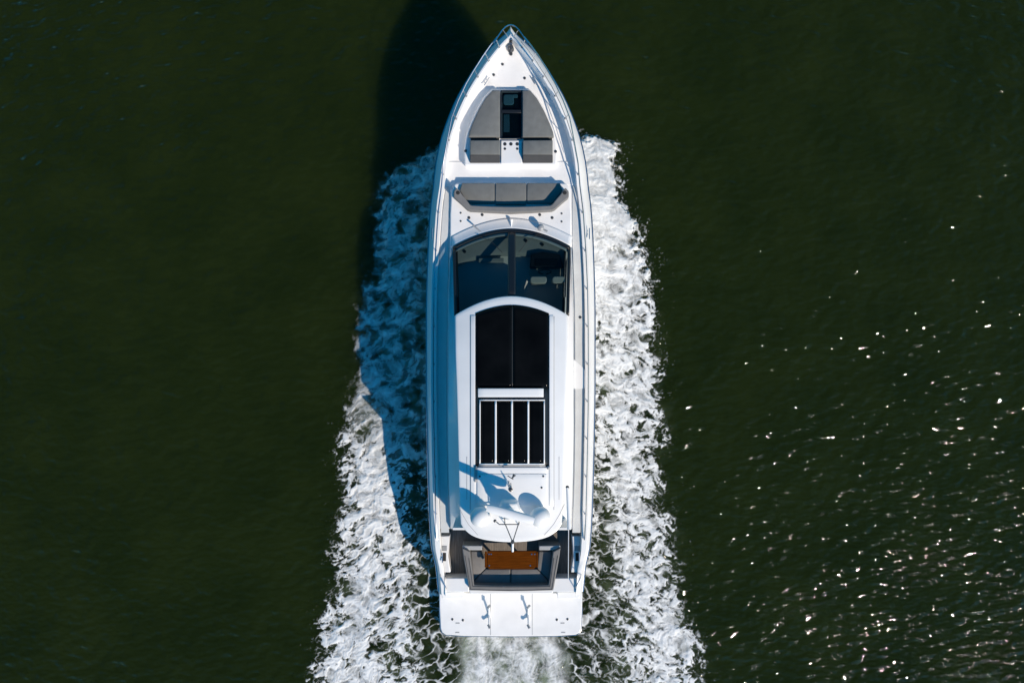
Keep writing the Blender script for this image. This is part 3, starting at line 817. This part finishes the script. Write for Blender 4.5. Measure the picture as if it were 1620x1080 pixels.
# cabin sides: sloping white coaming, then dark side glass up to the roof
cys = [392, 420, 450, 480, 520, 560, 600, 640, 680, 720, 760, 800, 836]
def side_x(y, lev):
    base = float(ipol(y, [392, 500, 620, 760, 836], [96, 99, 99.5, 98, 95]))
    if lev == 0: return base + 1.5
    if lev == 1: return float(ipol(y, [392, 470, 520, 620, 740, 836], [90.5, 88.0, 86.5, 83.5, 80.5, 77.5]))
    return side_x(y, 1) - 3.0
def roof_low(y):
    return float(ipol(y, [392, 430, 500, 560, 640, 840], [2.60, 2.95, 3.40, 3.66, 3.76, 3.70]))
for sg in (-1, 1):
    cs = sheet("cabin_side", [[P(CX + sg * side_x(y, 0), y, sd(y) - 0.01), P(CX + sg * (side_x(y, 0) - 2.4), y, sd(y) + 0.22), P(CX + sg * (side_x(y, 1) + 2), y, 2.50), P(CX + sg * side_x(y, 1), y, 2.60)] for y in cys], M_GEL, yacht, solid=0.03)
    for k in range(4):
        ya, yb = 470 + k * 92, 470 + k * 92 + 88
        yy = [ya + (yb - ya) * q / 6 for q in range(7)]
        sheet("side_window", [[P(CX + sg * side_x(y, 1), y, 2.58), P(CX + sg * side_x(y, 2), y, roof_low(y) + 0.02)] for y in yy], M_SIDEGL, cs, solid=0.02)
    sheet("window_pillars", [[P(CX + sg * (side_x(y, 1) - 2.2), y, 2.58), P(CX + sg * (side_x(y, 2) - 2.2), y, roof_low(y))] for y in cys], M_TRIM, cs, solid=0.02)
tab = [(903, 563), (910, 570), (922, 581), (925, 585), (925, 614), (903, 615)]
obj("gate_step", [P(x, y, sd(y) + 0.035) for x, y in tab] + [P(x, y, sd(y) + 0.018) for x, y in tab], [tuple(range(6))] + [(k, (k + 1) % 6, 6 + (k + 1) % 6, 6 + k) for k in range(6)], M_GEL, deck)
dome_dot("deck_light", 904.8, 594, sd(594) + 0.07, 0.03)
dome_dot("deck_filler", 918, 502, sd(502) + 0.02, 0.045)

# interior seen through the windshield
inner = sheet("saloon_floor", [[P(718, y, 1.62), P(898, y, 1.62)] for y in (390, 600, 836)], M_INT, yacht)
dash = sheet("dashboard", [[P(809.5 + u * 91 * (0.99), arc_front(u) + 5 + t * 9.5 * (1 - 0.25 * abs(u)), 2.63 - 0.02 * t) for u in U] for t in range(5)], M_DASH, yacht, solid=0.06)
prism("instrument_hood", [(840, 402), (858, 398), (886, 402), (892, 424), (838, 424)], 2.72, 2.2, M_TRIM, dash, bevel=0.04)
box("dash_screen", 846, 409, 882, 420, 2.735, 2.70, M_SIDEGL, dash, 0.006)
box("chart_tray", 757, 408, 797, 415, 2.66, 2.5, M_DASH, dash, 0.02)
for px, py in ((735, 398), (832, 381), (858, 387)):
    dome_dot("defrost_vent", px, py, 2.635, 0.05, M_TRIM, dash)
wheel_c = P(862, 430, 2.58)
tube("steering_wheel", [wheel_c + Vector((0.19 * math.cos(a), 0.05 * math.sin(a), 0.18 * math.sin(a))) for a in [2 * math.pi * k / 20 for k in range(21)]], 0.016, M_TRIM, dash, seg=8)
for px, w in ((852, 15), (884, 12)):
    hs = cushion("helm_seat", rrect(px - w, 424, px + w, 438, 5), 2.42, 2.2, M_CREAM, yacht, bev=0.05)
    cushion("helm_seat_back", rrect(px - w + 2, 437, px + w - 2, 448, 4), 3.06, 2.25, M_CREAM, hs, bev=0.04)  # back set high into the sun, imitating pale reflections on the pane
    lathe("seat_post", P(px, 431, 1.62), [(0.12, 0), (0.06, 0.03), (0.06, 0.6)], M_STEEL, hs, 12)
cushion("companion_bench", [(725, 486), (750, 478), (760, 500), (728, 520)], 2.10, 1.65, M_CREAM, yacht, bev=0.05)
box("saloon_console", 762, 428, 800, 470, 2.15, 1.62, M_INT, yacht, 0.03)

# ---- hard top
def roof_z(px, py):
    u = (px - CX) / 89.0
    return float(ipol(py, [462, 500, 560, 640, 760, 860], [3.66, 3.80, 3.96, 4.06, 4.08, 4.00])) - 0.14 * abs(u) ** 2.4 
def roof_w(v): return float(ipol(v, [0, 0.15, 0.4, 0.7, 0.9, 1.0], [89.5, 89, 86.5, 84, 82.5, 80.5]))
def roof_aft(u): return 857.5 - 13 * abs(u) ** 2 - 16 * abs(u) ** 7
def RP(px, py, dz=0.0): return P(px, py, roof_z(px, py) + dz)
UR = [(-1 + 2 * k / 40) for k in range(41)]; VR = [k / 48 for k in range(49)]
rg = []
for v in VR:
    row = []
    for u in UR:
        y = arc_roof(u) - 0.5 + (roof_aft(u) - arc_roof(u) + 0.5) * v
        row.append(RP(809 + u * roof_w(v), y))
    rg.append(row)
roof = sheet("hardtop", rg, M_GEL, yacht, solid=0.11, bevel=0.03)
def roof_patch(name, x0, x1, y0f, y1f, dz, mat, parent, nx=10, ny=14, solid=0.02, bevel=0.0):
    """a panel following the roof camber; y0f, y1f give its front and aft edges across"""
    g = []
    for j in range(ny + 1):
        t = j / ny; row = []
        for i in range(nx + 1):
            x = x0 + (x1 - x0) * i / nx
            y = y0f(x) + (y1f(x) - y0f(x)) * t
            row.append(RP(x, y, dz))
        g.append(row)
    return sheet(name, g, mat, parent, solid=solid, bevel=bevel)
K = lambda c: (lambda x: c)
fr = lambda x: 482.3 + 13.2 * (abs(x - 810) / 58.0) ** 1.9
roof_patch("roof_pane", 752.2, 809.7, fr, K(613.4), 0.012, M_ROOFGL, roof)
roof_patch("roof_pane", 811.2, 868.6, fr, K(613.4), 0.012, M_ROOFGL, roof)
roof_patch("pane_seam", 809.6, 811.3, lambda x: 482.5, K(613.4), 0.009, M_SEAM, roof, nx=2)
roof_patch("sunroof_tray", 752.2, 868.6, K(613.5), K(738), 0.008, M_TRIM, roof)
for a, b in ((744.5, 751.6), (869.2, 876.0)):
    roof_patch("roof_track", a, b, K(499), K(800), 0.020, M_GEL, roof, nx=3, ny=20, solid=0.03, bevel=0.006)
for x in (744.0, 876.4):
    roof_patch("track_seam", x - 0.5, x + 0.5, K(500), K(806), 0.004, M_GREYP, roof, nx=1, ny=20, solid=0.006)
roof_patch("sunroof_header", 756.2, 860, K(614.2), K(628), 0.085, M_GEL, roof, ny=3, solid=0.07, bevel=0.01)
sf = roof_patch("sunroof_frame", 758.2, 862, K(631.8), K(633.6), 0.060, M_PLAST, roof, ny=1, solid=0.05)
roof_patch("sunroof_frame_end", 758.2, 862, K(733.0), K(735), 0.060, M_PLAST, roof, ny=1, solid=0.05)
for a, b in ((758.2, 760.0), (782.6, 785.6), (808.4, 811.4), (834.4, 837.2), (860.2, 862)):
    roof_patch("sunroof_bar", a, b, K(633.7), K(732.9), 0.060, M_PLAST, roof, nx=1, solid=0.05)
for a, b in ((760.2, 782.4), (785.8, 808.2), (811.6, 834.2), (837.4, 860.0)):
    roof_patch("sunroof_pane", a, b, K(633.8), K(732.8), 0.034, M_ROOFGL, roof, nx=3, solid=0.012)
roof_patch("sunroof_gutter", 757, 863, K(735.3), K(738.6), 0.014, M_GREYP, roof, ny=1, solid=0.012)
roof_patch("roof_hatch_lid", 755, 865, K(739.3), K(748.2), 0.035, M_GEL, roof, ny=3, solid=0.03, bevel=0.006)
roof_patch("roof_locker_lid", 755, 865, K(749.6), K(800), 0.030, M_GEL, roof, ny=6, solid=0.03, bevel=0.006)
for x in (752.5, 868.0):
    roof_patch("track_stop", x - 2.0, x + 2.0, K(737), K(762) if x < 800 else K(742), 0.05, M_GREYP, roof, nx=1, ny=2, solid=0.05)
# fine panel joints
for x in (738.5, 884.5):
    roof_patch("panel_joint", x - 0.35, x + 0.35, K(722), K(790), 0.003, M_GREYP, roof, nx=1, solid=0.004)
tube("panel_joint", [RP(x, y, 0.002) for x, y in ((893, 797), (886, 812), (876, 829), (861, 846))], 0.006, M_GREYP, roof, seg=6)
tube("panel_joint", [RP(1617 - x, y, 0.002) for x, y in ((893, 797), (886, 812), (876, 829), (861, 846))], 0.006, M_GREYP, roof, seg=6)
for px, py in ((759, 753), (859.6, 753), (857, 771)):
    dome_dot("lid_latch", px, py, roof_z(px, py) + 0.03, 0.03, M_DSTEEL, roof)
dome_dot("roof_light", 770.5, 822, roof_z(770, 822), 0.05, M_DSTEEL, roof)

# satellite domes
for px in (760.5, 853.5):
    c = RP(px, 813, -0.02)
    R_ = 0.29
    prof = [(0.20, 0), (0.20, 0.10), (0.25, 0.14), (R_, 0.30)] + [(R_ * math.cos(a), 0.34 + R_ * 0.95 * math.sin(a)) for a in [math.radians(q) for q in range(0, 91, 9)]]
    prof[-1] = (0.004, prof[-1][1])
    d = lathe("satellite_dome", c, prof, M_PLAST, yacht, 32)
    lathe("dome_seam", c + Vector((0, 0, 0.315)), [(R_ + 0.003, 0), (R_ + 0.003, 0.012)], M_GREYP, d, 32)
# radar: pedestal and open array turned slightly
rb = RP(806, 815, 0)
ped = prism("radar_pedestal", [(795, 795), (817, 795), (821, 806), (819, 822), (793, 822), (791, 806)], roof_z(806, 812) + 0.42, 3.8, M_PLAST, yacht, bevel=0.07, seg=3, taper=0.28)
lathe("radar_gearbox", RP(806, 811, 0.40), [(0.16, 0), (0.16, 0.22), (0.11, 0.30), (0.06, 0.46)], M_PLAST, ped, 20)
rc = RP(807.5, 813, 0.92); ang = math.radians(-15.5)
dx = Vector((math.cos(ang), math.sin(ang), 0)); dy = Vector((-math.sin(ang), math.cos(ang), 0)); dz = Vector((0, 0, 1))
g = []
for i in range(15):
    t = -1 + 2 * i / 14
    w = 0.13 * (1 - 0.25 * abs(t) ** 6); h = 0.07 * (1 - 0.3 * abs(t) ** 6)
    g.append([rc + dx * (0.68 * t) + dy * (w * math.cos(a)) + dz * (h * math.sin(a)) for a in [2 * math.pi * k / 14 for k in range(15)]])
V = [p for row in g for p in row]; F = [(i * 15 + j, i * 15 + j + 1, (i + 1) * 15 + j + 1, (i + 1) * 15 + j) for i in range(14) for j in range(14)]
F += [tuple(range(14)), tuple(14 * 15 + k for k in range(14))]
obj("radar_array", V, F, M_PLAST, ped, smooth=True)
# folding light mast leaning aft over the cockpit
za = roof_z(808, 850) + 0.95
apex = P(811, 857, za)
mast = tubes("light_mast", [[RP(799.5, 829, 0.55), apex], [RP(821, 826, 0.55), apex], [RP(790, 829, 0.55), RP(821, 829, 0.55)],
                            [RP(798.2, 814, 0.55), RP(798.8, 829, 0.55)], [RP(821.5, 821, 0.55), RP(821, 829, 0.55)], [RP(783, 823, .55), RP(790, 829, .55)],
                            [RP(799.5, 829, 0.0), RP(799.5, 829, 0.55)], [RP(820, 829, 0.0), RP(821, 829, 0.55)]], 0.014, M_DSTEEL, yacht)
lathe("mast_light", apex - Vector((0, 0, 0.02)), [(0.05, -0.06), (0.05, 0.0), (0.032, 0.02), (0.032, 0.10)], M_DSTEEL, mast, 14)
tube("mast_tip", [apex, P(811, 872, za - 0.05)], 0.032, M_PLAST, mast, seg=10)
for q in ((798.2, 814), (821.5, 821), (783, 823)):
    lathe("antenna_mushroom", RP(q[0], q[1], 0.53), [(0.03, 0), (0.045, 0.03), (0.04, 0.06), (0.01, 0.075)], M_DSTEEL, mast, 12)
# short ensign post with horn on the locker lid
hp = bpy.data.objects.new("horn_post", None); COL.objects.link(hp); hp.parent = yacht
tubes("post", [[RP(809, 772, 0.02), RP(808, 764, 0.28)], [RP(805.5, 771, 0.02), RP(805, 760, .28)], [RP(803, 752, .32), RP(812, 758, 0.32)]], 0.012, M_DSTEEL, hp)
lathe("horn_bell", RP(810, 757, 0.32), [(0.02, 0), (0.03, 0.08), (0.055, 0.14)], M_DSTEEL, hp, 12, axis=(0.5, 0.85, 0))
lathe("post_foot", RP(808, 774, 0.02), [(0.06, 0), (0.06, 0.03), (0.02, 0.05)], M_DSTEEL, hp, 12)
# whip antenna folded down along the starboard roof edge
an = tube("whip_antenna", [P(897.5, 771, 3.96), P(899, 800, 4.0), P(900.5, 837, 4.05)], 0.035, M_PLAST, yacht, seg=10, r1=0.062)
tube("antenna_whip", [P(899.5, 836, 4.05), P(899, 916, 4.08)], 0.011, M_PLAST, an, seg=6)
lathe("antenna_hinge", P(897.5, 770, 3.80), [(0.05, 0), (0.05, 0.10), (0.02, 0.12)], M_DSTEEL, an, 12)

# ---- cockpit
bulk = prism("aft_bulkhead", [(716, 834), (900, 834), (900, 838), (716, 838)], 3.6, 1.2, M_GEL, yacht, bevel=0.01)
for a, b in ((740, 772), (774, 806), (808, 840), (842, 874)):
    box("saloon_door_pane", a, 838.2, b, 839.4, 3.4, 1.3, M_SIDEGL, bulk, 0.004)
ZC = 1.22
def ckx(y, k): 
    yw, s = section(y); return s[7][0]
ck = []
for y in (838, 846, 858, 870, 882, 894, 906, 918, 930, 934.5):
    yw, s = section(y)
    ck.append((s[7][0], yw))
cv = []; 
cock = obj("cockpit_sole", [Vector((CXW + sg * a, b, ZC)) for a, b in ck for sg in (-1, 1)], [(2 * i, 2 * i + 1, 2 * i + 3, 2 * i + 2) for i in range(len(ck) - 1)], M_TEAK, yacht)
for sg in (-1, 1):
    sheet("cockpit_lining", [[Vector((CXW + sg * (a - 0.002), b, ZC - 0.01)), Vector((CXW + sg * (a - 0.002), b, 1.75))] for a, b in ck], M_GEL, cock, solid=0.0)
    # white side lockers along the bulwark and steps down aft
    lk_ = prism("side_locker", [(CX + sg * q, y) for q, y in ((96.5, 847), (112, 847), (116, 862), (112, 884), (107, 905), (95, 905), (99, 880))], 1.74, ZC - 0.01, M_GEL, yacht, bevel=0.03)
    box("locker_vent", CX + sg * 105 - 4, 863, CX + sg * 105 + 4, 871, 1.752, 1.70, M_GREYP, lk_, 0.006)
    box("mooring_recess", CX + sg * 105 - 2.6, 874, CX + sg * 105 + 2.6, 887, 1.75, 1.70, M_RUB, lk_, 0.006)
    st_ = prism("boarding_step", [(CX + sg * q, y) for q, y in ((66, 914), (104, 914), (108, 936), (66, 936))], 1.72, 0.5, M_GEL, yacht, bevel=0.02)
    prism("lower_step", [(CX + sg * q, y) for q, y in ((74, 936), (109, 936), (109, 946), (74, 946))], 0.88, 0.4, M_GEL, st_, bevel=0.02)
    tube("boarding_handrail", [P(CX + sg * 112, 905, 1.75), P(CX + sg * 110, 913, 2.0), P(CX + sg * 103, 928, 1.95), P(CX + sg * 100, 934, 1.4)], 0.016, M_STEEL, st_, seg=8)
# transom wall behind the sofa
prism("transom_wall", [(741, 932), (877, 932), (874, 939), (744, 939)], 1.72, 0.4, M_GEL, yacht, bevel=0.03)
# U-shaped sofa
so = [(731, 866), (733, 880), (742.5, 933.5), (778, 934.5), (808, 935), (840, 934.5), (875.5, 933.5), (885, 880), (887, 866)]
sn = [(743, 872), (744, 880), (750, 925), (780, 925.6), (808, 925.8), (838, 925.6), (868, 925), (874, 880), (875, 872)]
ring("cockpit_sofa_backrest", so, sn, 1.90, ZC - 0.01, M_FABL, yacht, bev=0.03)
so2 = [(x + (808 - x) * 0.035, y - 1.6) for x, y in so[1:-1]]; sn2 = [(x - (808 - x) * 0.035, y + 2.2) for x, y in sn[1:-1]]
tubes("backrest_piping", [[P(x, y, 1.905) for x, y in so2], [P(x, y, 1.905) for x, y in sn2]], 0.008, M_FABD, yacht, seg=6)
for sg, x0, x1 in ((-1, 731.5, 763), (1, 852.5, 886.5)):
    box("sofa_armrest", x0, 862.5, x1, 870, 1.80, ZC - 0.01, M_ARM, yacht, 0.03, 3)
SZ = 1.62
cushion("cockpit_seat", [(744.5, 872), (760.5, 872), (767, 884), (768, 899), (762, 905), (749, 918)], SZ, ZC, M_FABL, yacht, bev=0.03)
cushion("cockpit_seat", [(762.8, 905.2), (768.5, 900), (807.4, 900), (807.4, 927), (750.5, 927), (749.8, 919)], SZ, ZC, M_FABL, yacht, bev=0.03)
cushion("cockpit_seat", [(808.6, 900), (849.5, 900), (855, 905.2), (868.2, 919), (867.5, 927), (808.6, 927)], SZ, ZC, M_FABL, yacht, bev=0.03)
cushion("cockpit_seat", [(852.5, 872), (873.5, 872), (869, 918), (856, 905), (850.5, 899.5)], SZ, ZC, M_FABL, yacht, bev=0.03)
# folding teak table
ZT = 1.90
tbl = prism("cockpit_table", [(771, 871), (848, 871), (848, 896), (844, 899.8), (774, 899.8), (771, 896)], ZT, ZT - 0.05, M_TABLE, yacht, bevel=0.012)
for a, b in ((766.8, 770.6), (848.4, 851.4)):
    box("table_leaf", a, 872, b, 897, ZT - 0.006, ZT - 0.05, M_TABLE, tbl, 0.008)
for px, py in ((773.5, 876), (777, 876), (841, 876), (846, 876), (774, 894), (839, 894)):
    lathe("table_catch", P(px, py, ZT), [(0.022, -0.002), (0.022, 0.006), (0.008, 0.008)], M_STEEL, tbl, 10)
for px in (788, 830):
    lathe("table_leg", P(px, 886, ZC), [(0.12, 0), (0.12, 0.02), (0.045, 0.04), (0.045, 0.64)], M_STEEL, tbl, 14)

# ---- swim platform
plat = prism("swim_platform", [(694.5, 937), (921.5, 937), (921, 960), (919.5, 994), (917, 1000), (911, 1003.5), (880, 1005.5), (808, 1006.2), (735, 1005.5), (705, 1003.5), (699.5, 1000), (696.8, 994), (695, 960)], 0.46, 0.22, M_DECK, yacht, bevel=0.03)
tubes("platform_edge", [[P(x, y, 0.44) for x, y in ((921.2, 960), (919.8, 994), (917.2, 1000), (911, 1003.8), (880, 1005.8), (808, 1006.5), (735, 1005.8), (705, 1003.8), (699.2, 1000), (696.5, 994), (694.7, 960))]], 0.012, M_STEEL, plat)
for px, py in ((715.8, 979), (732.5, 980.3), (881, 979.6), (898, 978.8)):
    dome_dot("chock_socket", px, py, 0.46, 0.04, M_DSTEEL, plat)
for px, py in ((724, 985), (890, 985), (723.5, 999.7), (891, 999.7)):
    box("platform_vent", px - 3.2, py - 0.8, px + 3.2, py + 0.8, 0.466, 0.44, M_GREYP, plat, 0.002)
# joint lines of the lifting centre panel
for x in (776, 842):
    box("platform_joint", x - 0.4, 938.5, x + 0.4, 1004, 0.4625, 0.45, M_GREYP, plat, 0.0)
# tender chocks: folding V-shaped steel arms
for px in (774, 836):
    b = P(px, 971, 0.46)
    ch = box("tender_chock", px - 2.2, 965, px + 2.2, 977, 0.475, 0.45, M_STEEL, yacht, 0.004)
    for sy in (-1, 1):
        e = b + Vector((0.0, -sy * 0.33, 0.20))
        V, F = tube_data([b + Vector((0, 0, 0.01)), b + (e - b) * 0.5, e], 0.045, 8, 0.028)
        obj("chock_arm", V, F, M_PLAST, ch, smooth=True)
        tube("chock_pad", [e + Vector((-0.03, 0.05 * sy, -0.02)), e + Vector((0.03, -0.05 * sy, 0.05))], 0.042, M_GREYP, ch, seg=10)
